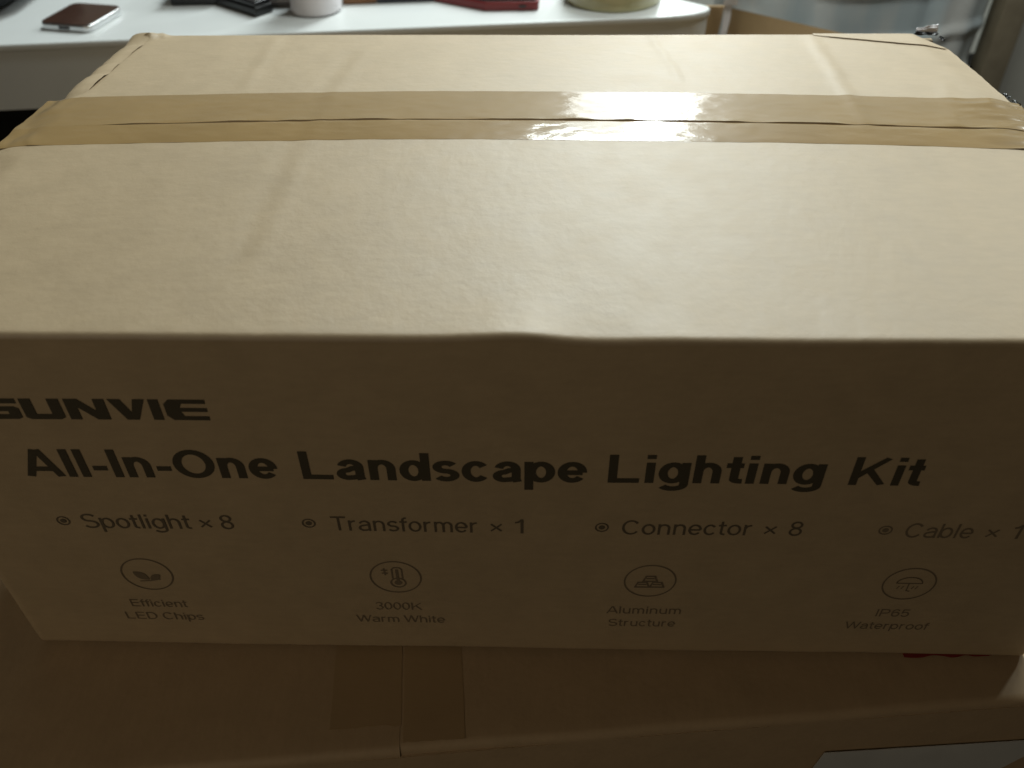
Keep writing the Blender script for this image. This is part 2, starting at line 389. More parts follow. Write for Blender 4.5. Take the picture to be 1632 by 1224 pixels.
for q, (p, du, dv, am) in enumerate((((0.2370, 0.3035, 0.0004), (0.0125, -0.003, 0.0004), (0.0012, 0.002, 0.0010), 0.001), ((0.2490, 0.2975, 0.0002), (0.0015, -0.005, 0.0), (0.001, 0.0005, 0.0012), 0.0008),
                             ((0.2502, 0.254, -0.001), (0.0004, -0.003, 0.0), (0.0012, 0, 0.0014), 0.0008), ((0.2500, 0.206, 0.003), (0.001, -0.005, 0.0002), (0.0010, 0.0, 0.0010), 0.0008), ((0.2502, 0.196, 0.004), (0.0008, -0.007, 0.0), (0.0011, 0, 0.0010), 0.0008))):
    part('torn_label_scrap', *scrap(p, du, dv, 0.0003, am, q * 2.3 + 0.4), M['black'], carton, sharp=25)
def shard(u, v):
    return (0.2385 + 0.0125 * u, 0.3055 + 0.002 * v + 0.001 * nz(u, v, 3, 2), 0.0008 + 0.0045 * v * (0.4 + 0.6 * u) + 0.0012 * nz(u, v, 5, 7))
part('tape_shard', *sheet(shard, lin(0, 1, 12), lin(0, 1, 8), (0, 0.0002, 0)), M['white_pl'], carton)

# ---- printing on the front panel
INK = 0.00022
def on_panel(P): return [Vector((x, fy(x, z) - INK, z)) for x, z in P]
def arc(cx, cy, rx, ry, a0, a1, n=0):
    n = n or max(4, int(abs(a1 - a0) / 14)); return [(cx + rx * math.cos(math.radians(a0 + (a1 - a0) * k / n)), cy + ry * math.sin(math.radians(a0 + (a1 - a0) * k / n))) for k in range(n + 1)]
def glyph(ch, a, b):
    """grotesque letter as pen strokes; cap height 1; a, b = half pen width across and down; returns width, strokes, side bearing, z range"""
    X = 0.73; lo, hi = -0.012, 1.0
    def el(w, y0, y1, x0=0.0): return arc(x0 + w / 2, (y0 + y1) / 2, w / 2 - a, (y1 - y0) / 2 - b, 0, 360)
    def bowl(w): return el(w, -0.012, X + 0.012)
    def arch(x0, x1): return [(x0, X - 0.36)] + arc((x0 + x1) / 2, X + 0.012 - b - 0.24, (x1 - x0) / 2, 0.24, 180, 0) + [(x1, 0)]
    def esh(w, y0, y1):
        m = (y0 + y1) / 2; r1 = (y1 - b - m) / 2; rx = w / 2 - a
        return arc(w / 2, m + r1, rx * 0.96, r1, 28, 270) + arc(w / 2, m - r1, rx, r1, 90, -152)[1:]
    r, st = (0.03, 0.065) if a > 0.08 else (0.045, 0.085)
    if ch in 'lI': return 2 * a, [[(a, 0), (a, 1)]], st, (0, 1)
    if ch == 'i': return 2 * a, [[(a, 0), (a, X)], [(a, 0.86), (a, 1)]], st, (0, 1)
    if ch == '-': return 0.34, [[(0, 0.33), (0.34, 0.33)]], 0.06, (lo, hi)
    if ch in 'nh': w = 0.62; return w, [[(a, 0), (a, X if ch == 'n' else 1)], arch(a, w - a)], st, (0, 1)
    if ch == 'm': w = 0.98; return w, [[(a, 0), (a, X)], arch(a, w / 2), arch(w / 2, w - a)], st, (0, X + .012)
    if ch == 'u': w = 0.62; return w, [[(w - a, 0), (w - a, X)], [(w - x, X - y) for x, y in arch(a, w - a)]], st, (-.012, X)
    if ch == 'r': w = 0.40; return w, [[(a, 0), (a, X)], [(a, X - 0.36)] + arc(a + 0.30, X - b - 0.26, 0.30, 0.27, 180, 88)], st, (0, X + .012)
    if ch in 'tf':
        w = 0.40; x = 0.11 + a
        if ch == 't': return w, [[(x, 0.95), (x, 0.2)] + arc(x + 0.16, 0.16, 0.16, 0.16 - b, 180, 285), [(0, X - b), (w - 0.01, X - b)]], 0.03, (-.012, .95)
        return w, [[(x, 0), (x, 0.8)] + arc(x + 0.17, 0.82, 0.17, 0.19 - b, 180, 80), [(0, X - b), (w - 0.01, X - b)]], 0.02, (0, 1.01)
    if ch == 'o': return 0.69, [bowl(0.69)], r, (-1, 2)
    if ch in 'O0': w = 0.98 if ch == 'O' else 0.68; return w, [el(w, -0.012, 1.012)], r, (-1, 2)
    if ch == 'c': w = 0.66; return w, [arc(w / 2, X / 2, w / 2 - a, X / 2 + .012 - b, 38, 322)], r, (-1, 2)
    if ch == 'C': w = 0.92; return w, [arc(w / 2, 0.5, w / 2 - a, 0.512 - b, 38, 322)], r, (-1, 2)
    if ch == 'e': w = 0.68; return w, [[(a, X / 2 - .01), (w - a, X / 2 - .01)], arc(w / 2, X / 2, w / 2 - a, X / 2 + .012 - b, -2, 322)], r, (-1, 2)
    if ch == 'a':
        w = 0.68; e = w - a - 0.03
        return w, [arc(e / 2 + a / 2 + .02, X - b - 0.19, e / 2 - a / 2 - .02, 0.2, 168, 0) + [(e, 0.1), (e + 0.03, 0)], [(e, 0.43), (e - 0.16, 0.42)] + arc(0.27, 0.2 + .01, 0.27 - a, 0.212 - b + .01, 90, 270) + arc(e - 0.2, 0.2, 0.2, 0.2 - b, 270, 350)], r, (-1, X + .012)
    if ch in 'dbpg':
        w = 0.71; sx = a if ch in 'bp' else w - a; q = bowl(w - a * 0.6)
        if ch in 'dg': pass
        else: q = [(x + a * 0.6, y) for x, y in q]
        if ch == 'g': return w, [q, [(sx, X), (sx, -0.06)] + arc(w / 2, -0.06, w / 2 - a, 0.23 - b, 0, -158)], r, (-.3, X + .012)
        return w, [q, [(sx, 0), (sx, 1)] if ch in 'db' else [(sx, -0.29), (sx, X)]], r, (-.29, 1)
    if ch == 's': return 0.62, [esh(0.62, -0.012, X + 0.012)], r, (-1, 2)
    if ch == 'S': return 0.82, [esh(0.82, -0.012, 1.012)], r, (-1, 2)
    if ch == 'A': w = 0.96; k = a * 1.02; return w, [[(k * 1.0, 0), (w / 2 - a * 0.25, 1.0)], [(w - k * 1.0, 0), (w / 2 + a * 0.25, 1.0)], [(w * 0.22, 0.29), (w * 0.78, 0.29)]], 0.01, (0, 1)
    if ch == 'W': w = 1.30; return w, [[(a * .7, 1), (w * .27, 0)], [(w * .27, 0), (w / 2, 1)], [(w / 2, 1), (w * .73, 0)], [(w * .73, 0), (w - a * .7, 1)]], 0.01, (0, 1)
    if ch == 'K': w = 0.92; return w, [[(a, 0), (a, 1)], [(a * 1.2, 0.30), (w - a * 1.25, 1.0)], [(w * 0.40, 0.60), (w - a * 1.05, 0.0)]], st, (0, 1)
    if ch == 'L': w = 0.72; return w, [[(a, 1), (a, 0)], [(a, b), (w, b)]], st, (0, 1)
    if ch == 'T': w = 0.80; return w, [[(w / 2, 0), (w / 2, 1 - b)], [(0, 1 - b), (w, 1 - b)]], 0.03, (0, 1)
    if ch == 'E': w = 0.76; return w, [[(a, 0), (a, 1)], [(a, b), (w, b)], [(a, 0.52), (w - .04, 0.52)], [(a, 1 - b), (w, 1 - b)]], st, (0, 1)
    if ch == 'D': w = 0.86; return w, [[(a, 0), (a, 1)], [(a, 1 - b), (w - .46, 1 - b)] + arc(w - 0.46, 0.5, 0.46 - a, 0.5 - b, 90, -90) + [(a, b)]], st, (0, 1)
    if ch == 'P': w = 0.78; return w, [[(a, 0), (a, 1)], [(a, 1 - b), (w - .3, 1 - b)] + arc(w - 0.3, 0.7, 0.3 - a, 0.3 - b, 90, -90) + [(a, 0.4 + b)]], st, (0, 1)
    if ch == '1': w = 0.36; return w, [[(w - a, 0), (w - a, 1)], [(0.0, 0.76), (0.14, 0.79), (w - a, 0.97)]], 0.1, (0, 1)
    if ch == '8': w = 0.68; return w, [el(w, -0.012, 0.57), arc(w / 2, 0.755, w / 2 - a - .03, 0.257 - b, 0, 360)], r, (-1, 2)
    if ch == '3': w = 0.68; return w, [arc(w / 2, 0.755, w / 2 - a - .03, 0.257 - b, 160, -90), arc(w / 2, 0.27, w / 2 - a, 0.282 - b + .02, 90, -160)], r, (-1, 2)
    if ch == '5': w = 0.68; return w, [[(w - .05, 1 - b), (0.14, 1 - b), (0.09, 0.48)] + arc(w / 2, 0.33, w / 2 - a, 0.342 - b, 140, -155)], r, (-1, 1)
    if ch == '6': w = 0.68; return w, [el(w, -0.012, 0.66), [(a, 0.33)] + arc(w / 2 + .02, 0.56, w / 2 - a + .02, 0.452 - b, 180, 40)], r, (-1, 2)
    raise KeyError(ch)
def ribbon(P, a, b, closed):
    n = len(P) - (1 if closed else 0); L_, R_ = [], []
    for i in range(n):
        p0 = P[(i - 1) % n] if (closed or i > 0) else None; p1 = P[i]; p2 = P[(i + 1) % n] if (closed or i < n - 1) else None
        ds = []
        for q0, q1 in ((p0, p1), (p1, p2)):
            if q0 is None or q1 is None: continue
            d = Vector((q1[0] - q0[0], q1[1] - q0[1]))
            if d.length > 1e-9: ds.append(d.normalized())
        t = sum(ds, Vector((0, 0))).normalized(); k = 1.0
        if len(ds) == 2: k = min(1.5, 1 / max(0.3, t.dot(ds[0])))
        nx, ny = -t.y * a * k, t.x * b * k
        L_.append((p1[0] + nx, p1[1] + ny)); R_.append((p1[0] - nx, p1[1] - ny))
    V = L_ + R_; m = n
    F = [(i, (i + 1) % m, m + (i + 1) % m, m + i) for i in range(m if closed else m - 1)]
    return V, F
def word(s, x0, x1, base, cap, pen):
    """lay the letters out, then fit them between x0 and x1"""
    a, b = pen[0] / 2, pen[1] / 2; cur = 0.0; items = []; first = True
    for ch in s:
        if ch == ' ': cur += 0.36; continue
        w, st_, sb, (lo, hi) = glyph(ch, a, b)
        if not first: cur += sb
        first = False
        for li, P in enumerate(st_):
            closed = len(P) > 6 and math.hypot(P[0][0] - P[-1][0], P[0][1] - P[-1][1]) < 1e-6
            V, F = ribbon(P, a, b, closed); items.append(([(cur + x, min(hi, max(lo, y))) for x, y in V], F, li))
        cur += w + sb; last = sb
    W = cur - last; sc = (x1 - x0) / W; out = []
    for V, F, li in items:
        pts = on_panel([(x0 + x * sc, base + y * cap) for x, y in V])
        out.append(([p + Vector((0, -4e-6 * li, 0)) for p in pts], F))
    return merge(*out)
def poly(P): return on_panel(P), [tuple(range(len(P)))]
def ring(cx, cz, r0, r1, n=48, sxx=1.0):
    P = []
    for k in range(n):
        a = 2 * math.pi * k / n; P += [(cx + sxx * r0 * math.cos(a), cz + r0 * math.sin(a)), (cx + sxx * r1 * math.cos(a), cz + r1 * math.sin(a))]
    return on_panel(P), [(2 * k, 2 * k + 1, (2 * k + 3) % (2 * n), (2 * k + 2) % (2 * n)) for k in range(n)]
def stroke(P, w, closed=False):
    Q = list(P) + ([P[0]] if closed else []); V, F = [], []
    out = []
    for (a, b) in zip(Q[:-1], Q[1:]):
        dx, dz = b[0] - a[0], b[1] - a[1]; l = math.hypot(dx, dz) or 1; nx, nzz = -dz / l * w / 2, dx / l * w / 2
        ex, ezz = dx / l * w * 0.3, dz / l * w * 0.3
        out.append((on_panel([(a[0] - ex + nx, a[1] - ezz + nzz), (b[0] + ex + nx, b[1] + ezz + nzz), (b[0] + ex - nx, b[1] + ezz - nzz), (a[0] - ex - nx, a[1] - ezz - nzz)]), [(0, 1, 2, 3)]))
    return merge(*out)
def pr(name, vf, mat): part(name, vf[0], vf[1], mat, carton, smooth=False)
B = (0.205, 0.165); RG = (0.125, 0.105); TN = (0.125, 0.10)
pr('title_lettering', merge(word('All-In-One', -0.2060, -0.1004, -0.0741, 0.0163, B), word('Landscape', -0.0905, 0.0263, -0.0741, 0.0163, B),
                            word('Lighting', 0.0350, 0.1222, -0.0741, 0.0163, B), word('Kit', 0.1328, 0.1612, -0.0741, 0.0163, B)), M['ink'])
# wide slanted logo letters, drawn as outlines in a unit box
def logo():
    z0, z1 = -0.0411, -0.0303; h = z1 - z0
    def P(x0, w, pts): return poly([(x0 + w * a, z0 + h * b) for a, b in pts])
    S = [(0, 1), (1, 1), (1, .76), (.26, .76), (.26, .62), (.9, .62), (1, .52), (1, .08), (.9, 0), (0, 0), (0, .24), (.74, .24), (.74, .38), (.1, .38), (0, .48)]
    U = [(0, 1), (.30, 1), (.30, .26), (.70, .26), (.70, 1), (1, 1), (1, .10), (.88, 0), (.12, 0), (0, .10)]
    Nn = [(0, 0), (0, 1), (.34, 1), (.72, .42), (.72, 1), (1, 1), (1, 0), (.68, 0), (.28, .60), (.28, 0)]
    Vv = [(0, 1), (.36, 1), (.58, .36), (.72, 1), (1.05, 1), (.72, 0), (.38, 0)]
    I = [(0, 0), (0, 1), (1, 1), (1, 0)]
    Ee = [(.14, 1), (1, 1), (1, .80), (.42, .80), (.36, .60), (1, .60), (1, .41), (.36, .41), (.42, .20), (1, .20), (1, 0), (.14, 0), (0, .22), (0, .78)]
    return merge(P(-0.2125, 0.0175, S), P(-0.1935, 0.0155, U), P(-0.1762, 0.0158, Nn), P(-0.1592, 0.0138, Vv), P(-0.1435, 0.0040, I), P(-0.1378, 0.0163, Ee))
pr('logo_lettering', logo(), M['ink'])
for s, x0, x1, bx in (('Spotlight', -0.1930, -0.1452, -0.2012), ('Transformer', -0.0832, -0.0195, -0.0931), ('Connector', 0.0431, 0.0990, 0.0344), ('Cable', 0.1646, 0.1935, 0.1560)):
    n = {'Spotlight': '8', 'Transformer': '1', 'Connector': '8', 'Cable': '1'}[s]
    base, cap = -0.1072, 0.0094
    xe = {'Spotlight': -0.1264, 'Transformer': 0.0005, 'Connector': 0.1207, 'Cable': 0.2135}[s]
    wn = 0.0056 if n == '8' else 0.0036
    xc = (x1 + xe - wn) / 2; k = 0.0021
    parts_ = [word(s, x0, x1, base, cap, RG), word(n, xe - wn, xe, base, cap, RG),
              stroke([(xc - k, base + 0.0015), (xc + k, base + 0.0015 + 2 * k)], 0.0009), stroke([(xc - k, base + 0.0015 + 2 * k), (xc + k, base + 0.0015)], 0.0009),
              ring(bx, -0.1026, 0.0023, 0.0030, 32), ring(bx, -0.1026, 0.00002, 0.0014, 24)]
    pr('item_lettering', merge(*parts_), M['ink_mid'] if s != 'Cable' else M['ink_soft'])
ICX = (-0.1752, -0.0588, 0.0589, 0.1772); ICZ = -0.1408
def leaf(cx, cz, l, w, ang):
    P = []; n = 14
    for k in range(n + 1): t = k / n; P.append((t * l, w * math.sin(math.pi * t) ** 0.8))
    for k in range(n - 1, 0, -1): t = k / n; P.append((t * l, -w * math.sin(math.pi * t) ** 0.8))
    c, s = math.cos(ang), math.sin(ang); return [(cx + a * c - b * s, cz + a * s + b * c) for a, b in P]
def ring0(i): return ring(ICX[i], ICZ, 0.01135, 0.0121, 64)
x, z = ICX[0], ICZ
pr('leaf_icon', merge(ring0(0), poly(leaf(x + 0.0002, z - 0.0040, 0.0088, 0.0024, math.radians(137))), poly(leaf(x + 0.0008, z - 0.0042, 0.0066, 0.0020, math.radians(40))), stroke([(x - 0.0045, z - 0.0052), (x + 0.0005, z - 0.0048), (x + 0.0052, z - 0.0036)], 0.0006)), M['ink_soft'])
x = ICX[1]
th = stroke([(x + 0.0002, z + 0.0062), (x + 0.0002, z - 0.0012)], 0.0008)
tube_ = [(x - 0.0014, z - 0.0008), (x - 0.0014, z + 0.0060), (x - 0.0004, z + 0.0072), (x + 0.0022, z + 0.0072), (x + 0.0032, z + 0.0060), (x + 0.0032, z - 0.0008)]
pr('thermometer_icon', merge(ring0(1), stroke(tube_, 0.0007), stroke([(x + 0.0009, z + 0.0055), (x + 0.0009, z - 0.0022)], 0.0013), ring(x + 0.0009, z - 0.0042, 0.0030, 0.0038, 32), ring(x + 0.0009, z - 0.0042, 0.00002, 0.0018, 24),
                             stroke([(x - 0.0062, z + 0.0052), (x - 0.0036, z + 0.0052)], 0.0008), stroke([(x - 0.0058, z + 0.0030), (x - 0.0036, z + 0.0030)], 0.0008), stroke([(x - 0.0050, z + 0.0064), (x - 0.0046, z + 0.0016)], 0.0007)), M['ink_soft'])
x = ICX[2]
def ingot(cx, cz, w, h): return merge(stroke([(cx - w / 2, cz), (cx - w / 2 + 0.0012, cz + h), (cx + w / 2 - 0.0012, cz + h), (cx + w / 2, cz)], 0.0009, True), stroke([(cx - w / 4, cz + h * 0.55), (cx + w / 4, cz + h * 0.55)], 0.0008))
pr('ingot_icon', merge(ring0(2), ingot(x - 0.0034, z - 0.0046, 0.0064, 0.0036), ingot(x + 0.0034, z - 0.0046, 0.0064, 0.0036), ingot(x, z - 0.0002, 0.0064, 0.0038)), M['ink_soft'])
x = ICX[3]
um = [(x + 0.0058 * math.cos(math.radians(a)), z + 0.0005 + 0.0045 * math.sin(math.radians(a))) for a in range(0, 181, 12)]
pr('rain_icon', merge(ring0(3), stroke(um, 0.0006, True), stroke([(x, z + 0.0005), (x, z - 0.0050), (x + 0.0016, z - 0.0056)], 0.0006), *[stroke([(x + d, z - 0.0018), (x + d - 0.0006, z - 0.0036)], 0.0005) for d in (-0.0040, -0.002, 0.0026, 0.0044)]), M['ink_soft'])
for i, (a, wa, b, wb) in enumerate((('Efficient', 0.0275, 'LED Chips', 0.0385), ('3000K', 0.0225, 'Warm White', 0.0432), ('Aluminum', 0.0355, 'Structure', 0.0325), ('IP65', 0.0155, 'Waterproof', 0.0400))):
    c = ICX[i] - (0.0008 if i else 0.001)
    pr('caption_lettering', merge(word(a, c - wa / 2, c + wa / 2, -0.1668, 0.0058, TN), word(b, c - wb / 2, c + wb / 2, -0.1775, 0.0058, TN)), M['ink_soft'])

# ------------------------------------------------------------ the carton underneath
A2 = math.radians(5.7); LB = Matrix.Translation((0.0, -0.0465, -H)) @ Matrix.Rotation(A2, 4, 'Z')
low = thing('lower_carton', 'large plain brown carton underneath the printed one, with tape and a white label', 'box', tuple(LB @ Vector((-0.055, 0.24, FLOOR + H))))
X0, X1, Y1, XS = -0.415, 0.305, 0.47, -0.0570
def ltop(x, y): return -0.0002 - 0.0035 * sm((0.02 - y) / 0.05) * 0.3 + 0.0005 * nz(x, y, 8, 2) + 0.0003 * nz(x, 0, 22, 6) * math.exp(-max(0, y) / 0.01) - 0.0010
def lflap(xa, xb, yo):
    def f(u, v):
        x = xa + u * (xb - xa)
        if v < 0: a = -v * math.pi / 2; y = yo + 0.004 * (1 - math.sin(a)) ; z = -0.004 + 0.004 * math.cos(a); y = yo + 0.004 - 0.004 * math.sin(a)
        else: y = yo + 0.004 + v * (Y1 - yo - 0.004); z = 0
        return LB @ Vector((x, y + 0.0008 * nz(x, 0, 18, 4), z + ltop(x, y)))
    return sheet(f, lin(0, 1, 60), lin(-1, 0, 6)[:-1] + lin(0, 0.12, 14)[:-1] + lin(0.12, 1, 24), (0, 0, -0.004))
part('top_flap', *lflap(X0, XS - 0.00008, -0.0009), M['kraft_low'], low)
part('top_flap', *lflap(XS + 0.00008, X1, 0.0), M['kraft_low'], low)
def lp(x0, x1, y0, y1, z0, z1): return xf(box(x0, x1, y0, y1, z0, z1, 0.0012, 1), LB)
hb = FLOOR + H
part('front_panel', *xf(sheet(lambda u, v: (u, 0.0004 + 0.0008 * nz(u, v, 6, 3) - 0.001 * math.sin(math.pi * (u - X0) / (X1 - X0)), -0.0065 - v * (-hb - 0.0065)), lin(X0, X1, 60), lin(0, 1, 30), (0, 0.004, 0)), LB), M['kraft_low'], low)
part('side_panel', *lp(X0, X0 + 0.004, 0.008, Y1 - 0.004, hb, -0.0065), M['kraft_low'], low)
part('side_panel', *lp(X1 - 0.004, X1, 0.008, Y1 - 0.004, hb, -0.0065), M['kraft_low'], low)
part('back_panel', *lp(X0 + 0.005, X1 - 0.005, Y1 - 0.004, Y1 - 0.0005, hb, -0.0065), M['kraft_low'], low)
def ltape(xa, xb, y0):
    def f(u, v):
        x = xa + u * (xb - xa); y = y0 + 0.0012 * nz(x, 0, 160, 3) * (1 - v) + v * (0.40 - y0)
        return LB @ Vector((x + 0.0003 * nz(y, u, 60, 2), y, ltop(x, y) + 0.00022 + 0.00003 * nz(x, y, 120, 2)))
    return sheet(f, lin(0, 1, 14), lin(0, 0.15, 16)[:-1] + lin(0.15, 1, 14), (0, 0, -0.0002))
part('packing_tape', *ltape(-0.0905, XS + 0.0005, 0.0125), M['tape_low'], low)
part('packing_tape', *ltape(XS + 0.0016, -0.0262, 0.0035), M['tape_low'], low)
part('red_tape', *sheet(lambda u, v: LB @ Vector((0.197 + 0.056 * u, 0.0268 - 0.0054 * u + (0.010 * v if v > 0 else 0.0022 * max(0, nz(u, 0, 6, 2)) + 0.003 * u * u), ltop(0.2, 0.03) + 0.0007)), lin(0, 1, 30), lin(0, 1, 4), (0, 0, -0.0002)), M['red'], low)
LAB = [(0.1538, -0.0362), (0.2700, -0.0420), (0.2680, -0.060), (0.2560, -0.078), (0.2480, -0.105), (0.1440, -0.105), (0.1512, -0.0545)]
def lab_y(x, z): return 0.0004 - 0.001 * math.sin(math.pi * (x - X0) / (X1 - X0)) - 0.0016
lv = [LB @ Vector((x, lab_y(x, z), z)) for x, z in LAB]; n = len(lv)
lv2 = [v + Vector((0, 0.0004, 0)) for v in lv]
part('paper_label', lv + lv2, [tuple(range(n)), tuple(range(2 * n - 1, n - 1, -1))] + [(i, (i + 1) % n, n + (i + 1) % n, n + i) for i in range(n)], M['label'], low, smooth=False)

# ------------------------------------------------------------ the white desk behind
ZD = -0.15
dz0 = (-0.5817, 0.7024); dd = Vector((0.7291, 0.0888)).normalized()
def along(t): return (dz0[0] + dd.x * t, dz0[1] + dd.y * t)
outline = [along(-0.9), along(0.735), (0.172, 0.7955), (0.190, 0.8015), (0.204, 0.8105), (0.2110, 0.8200), (0.2105, 0.8275), (0.2060, 0.8335), (0.1838, 0.8511), (0.02, 0.985), (-0.12, 1.25), (-1.55, 1.12)]
desk = thing('desk', 'white desk with a rounded end and grey edge, standing behind the cartons', 'desk', (-0.5, 0.95, FLOOR))
part('desk_top', *prism(outline, ZD - 0.0085, ZD, 0.0025, 3), M['white_lam'], desk)
ins = []
cx, cy = -0.5, 0.95
for (x, y) in outline:
    d = Vector((x - cx, y - cy)); ins.append((x, y + (0.0022 if y < 0.81 else 0.0)) if y < 0.81 else (x - 0.0022 * (1 if x > -1 else -1), y))
part('desk_apron', *prism(ins, ZD - 0.074, ZD - 0.0087), M['white_lam'], desk)
for (x, y) in ((-1.35, 0.68), (-1.35, 1.05), (-0.10, 0.95)):
    part('leg', *box(x - 0.025, x + 0.025, y - 0.025, y + 0.025, FLOOR, ZD - 0.0745, 0.003), M['band'], desk)
part('shade_panel', *box(-1.32, -0.14, 1.03, 1.045, FLOOR + 0.05, ZD - 0.0745), M['dark'], desk, smooth=False)  # added dark sheet, keeps the shaded space under the desk black

# ---- small music player lying on the desk
def player():
    cx = (-0.5527 - 0.4909 - 0.4891 - 0.5447) / 4; cyy = (0.7514 + 0.7372 + 0.8018 + 0.8131) / 4 + 0.012
    t = thing('music_player', 'small silver music player with a dark brown screen lying on the white desk', 'music player', (cx, cyy, ZD))
    m = place(cx, cyy, ZD, -10.5) @ Matrix.Shear('XY', 4, (0.0, 0.0))
    w, l = 0.064, 0.070
    m = place(cx, cyy - 0.010, ZD, -11)
    part('body', *xf(prism(rrect(w, l, 0.009), 0.0003, 0.0082, 0.0022, 3), m), M['silver'], t)
    part('screen', *xf(prism(rrect(w - 0.0015, l - 0.0015, 0.0085), 0.0080, 0.0088, 0.0003, 1), m), M['glass_dark'], t)
    part('charging_port', *xf(prism(rrect(0.014, 0.0016, 0.0007), 0.0032, 0.0058), m @ Matrix.Translation((0, -l / 2 - 0.0002, 0))), M['black'], t)
    return t
player()
# ---- red phone
def rounded(poly_, r, n=5):
    out = []; k = len(poly_)
    for i in range(k):
        p = Vector(poly_[i]); a_ = (Vector(poly_[i - 1]) - p).normalized(); b_ = (Vector(poly_[(i + 1) % k]) - p).normalized()
        half = a_.angle(b_) / 2; d = r / math.tan(half); p0, p2 = p + a_ * d, p + b_ * d
        for q in range(n + 1):
            t_ = q / n; out.append(tuple(p0 * (1 - t_) ** 2 + p * 2 * t_ * (1 - t_) + p2 * t_ ** 2))
    return out
t = thing('red_device', 'flat red device with a black glass top between the dark packet and the tape roll', 'device', (-0.05, 0.87, ZD))
RP = [(-0.054, 0.8105), (0.0085, 0.8125), (0.014, 0.935), (-0.100, 0.935), (-0.124, 0.850)]
part('body', *xf(prism(rounded(RP, 0.007), 0.0003, 0.0105, 0.0018, 3), Matrix.Translation((0, 0, ZD))), M['redalu'], t)
ctr = Vector((-0.05, 0.87)); RS = [tuple(ctr + (Vector(p) - ctr) * 0.965) for p in RP]
part('screen', *xf(prism(rounded(RS, 0.006), 0.0103, 0.0135, 0.0008, 2), Matrix.Translation((0, 0, ZD))), M['glass_black'], t)
part('charging_port', *xf(prism(rrect(0.008, 0.0014, 0.0006), 0.0042, 0.0070), Matrix.Translation((-0.0105, 0.8116, ZD))), M['black'], t)
# ---- roll of packing tape
t = thing('tape_roll', 'roll of yellowish clear packing tape lying flat near the rounded desk end', 'tape roll', (0.0985, 0.861, ZD))
prof = [(0.044, 0.0004), (0.0572, 0.0004), (0.0582, 0.0014)]
prof += [(0.0582 + 0.00025 * math.sin(k * 1.7), 0.0014 + 0.0525 * k / 24) for k in range(1, 24)]
prof += [(0.0582, 0.0539), (0.0572, 0.0549), (0.044, 0.0549), (0.044, 0.0004)]
part('tape_winding', *xf(lathe(prof), place(0.0985, 0.861, ZD)), M['roll'], t)
part('paper_core', *xf(lathe([(0.0405, 0.0006), (0.0439, 0.0006), (0.0439, 0.0546), (0.0405, 0.0546), (0.0405, 0.0006)]), place(0.0985, 0.861, ZD)), M['core'], t)
# ---- white bottle
t = thing('white_bottle', 'white plastic bottle standing on the desk', 'bottle', (-0.2545, 0.817, ZD))
m = place(-0.2545, 0.817, ZD)
part('body', *xf(lathe([(0.0001, 0.0004), (0.0262, 0.0004), (0.0298, 0.002), (0.0302, 0.011), (0.0292, 0.0135), (0.0290, 0.075), (0.027, 0.085), (0.017, 0.094), (0.0165, 0.099), (0.0001, 0.099)]), m), M['white_pl'], t)
part('cap', *xf(lathe([(0.0001, 0.0992), (0.0185, 0.0992), (0.0185, 0.0998), (0.0185, 0.118), (0.0175, 0.120), (0.0001, 0.120)]), m), M['white_pl'], t)
# ---- black block-shaped charger and a glossy oblong case
t = thing('black_charger', 'matte black block-shaped charger on the desk left of the oblong case', 'charger', (-0.402, 0.865, ZD))
part('body', *xf(box(-0.034, 0.024, -0.038, 0.04, 0.0004, 0.035, 0.004, 3), place(-0.402, 0.870, ZD, 3)), M['black'], t)
part('socket', *xf(box(-0.010, 0.004, -0.0384, -0.0375, 0.022, 0.028, 0.0002, 1), place(-0.402, 0.870, ZD, 3)), M['glass_black'], t)
t = thing('oblong_case', 'slim glossy black oblong case lying aslant beside the white bottle', 'case', (-0.345, 0.83, ZD))
m = Matrix.Translation((-0.360, 0.836, ZD)) @ Matrix.Rotation(math.radians(-37), 4, 'Z')
part('body', *xf(box(-0.065, 0.060, -0.013, 0.013, 0.0004, 0.011, 0.0025, 3), m), M['black'], t)
part('lid', *xf(box(-0.064, 0.059, -0.012, 0.012, 0.0112, 0.0165, 0.002, 3), m), M['glass_black'], t)
# ---- printed packets
t = thing('grey_packet', 'grey printed packet with a white ruled line behind the oblong case', 'packet', (-0.30, 0.86, ZD))
m = place(-0.302, 0.862, ZD, 4)
part('body', *xf(box(-0.03, 0.034, -0.035, 0.035, 0.0004, 0.02, 0.001, 1), m), M['greycard'], t)
part('white_line', *xf(box(-0.028, 0.032, -0.0353, -0.0347, 0.0065, 0.0078), m), M['whiteink'], t, smooth=False)
t = thing('dark_packet', 'dark printed packet with amber end lying behind the white bottle', 'packet', (-0.18, 0.87, ZD))
m = place(-0.178, 0.874, ZD, 6.5)
part('body', *xf(box(-0.012, 0.058, -0.034, 0.034, 0.0004, 0.018, 0.0015, 2), m), M['navy'], t)
part('amber_end', *xf(box(-0.052, -0.0122, -0.034, 0.034, 0.0004, 0.018, 0.0015, 2), m), M['amber'], t)
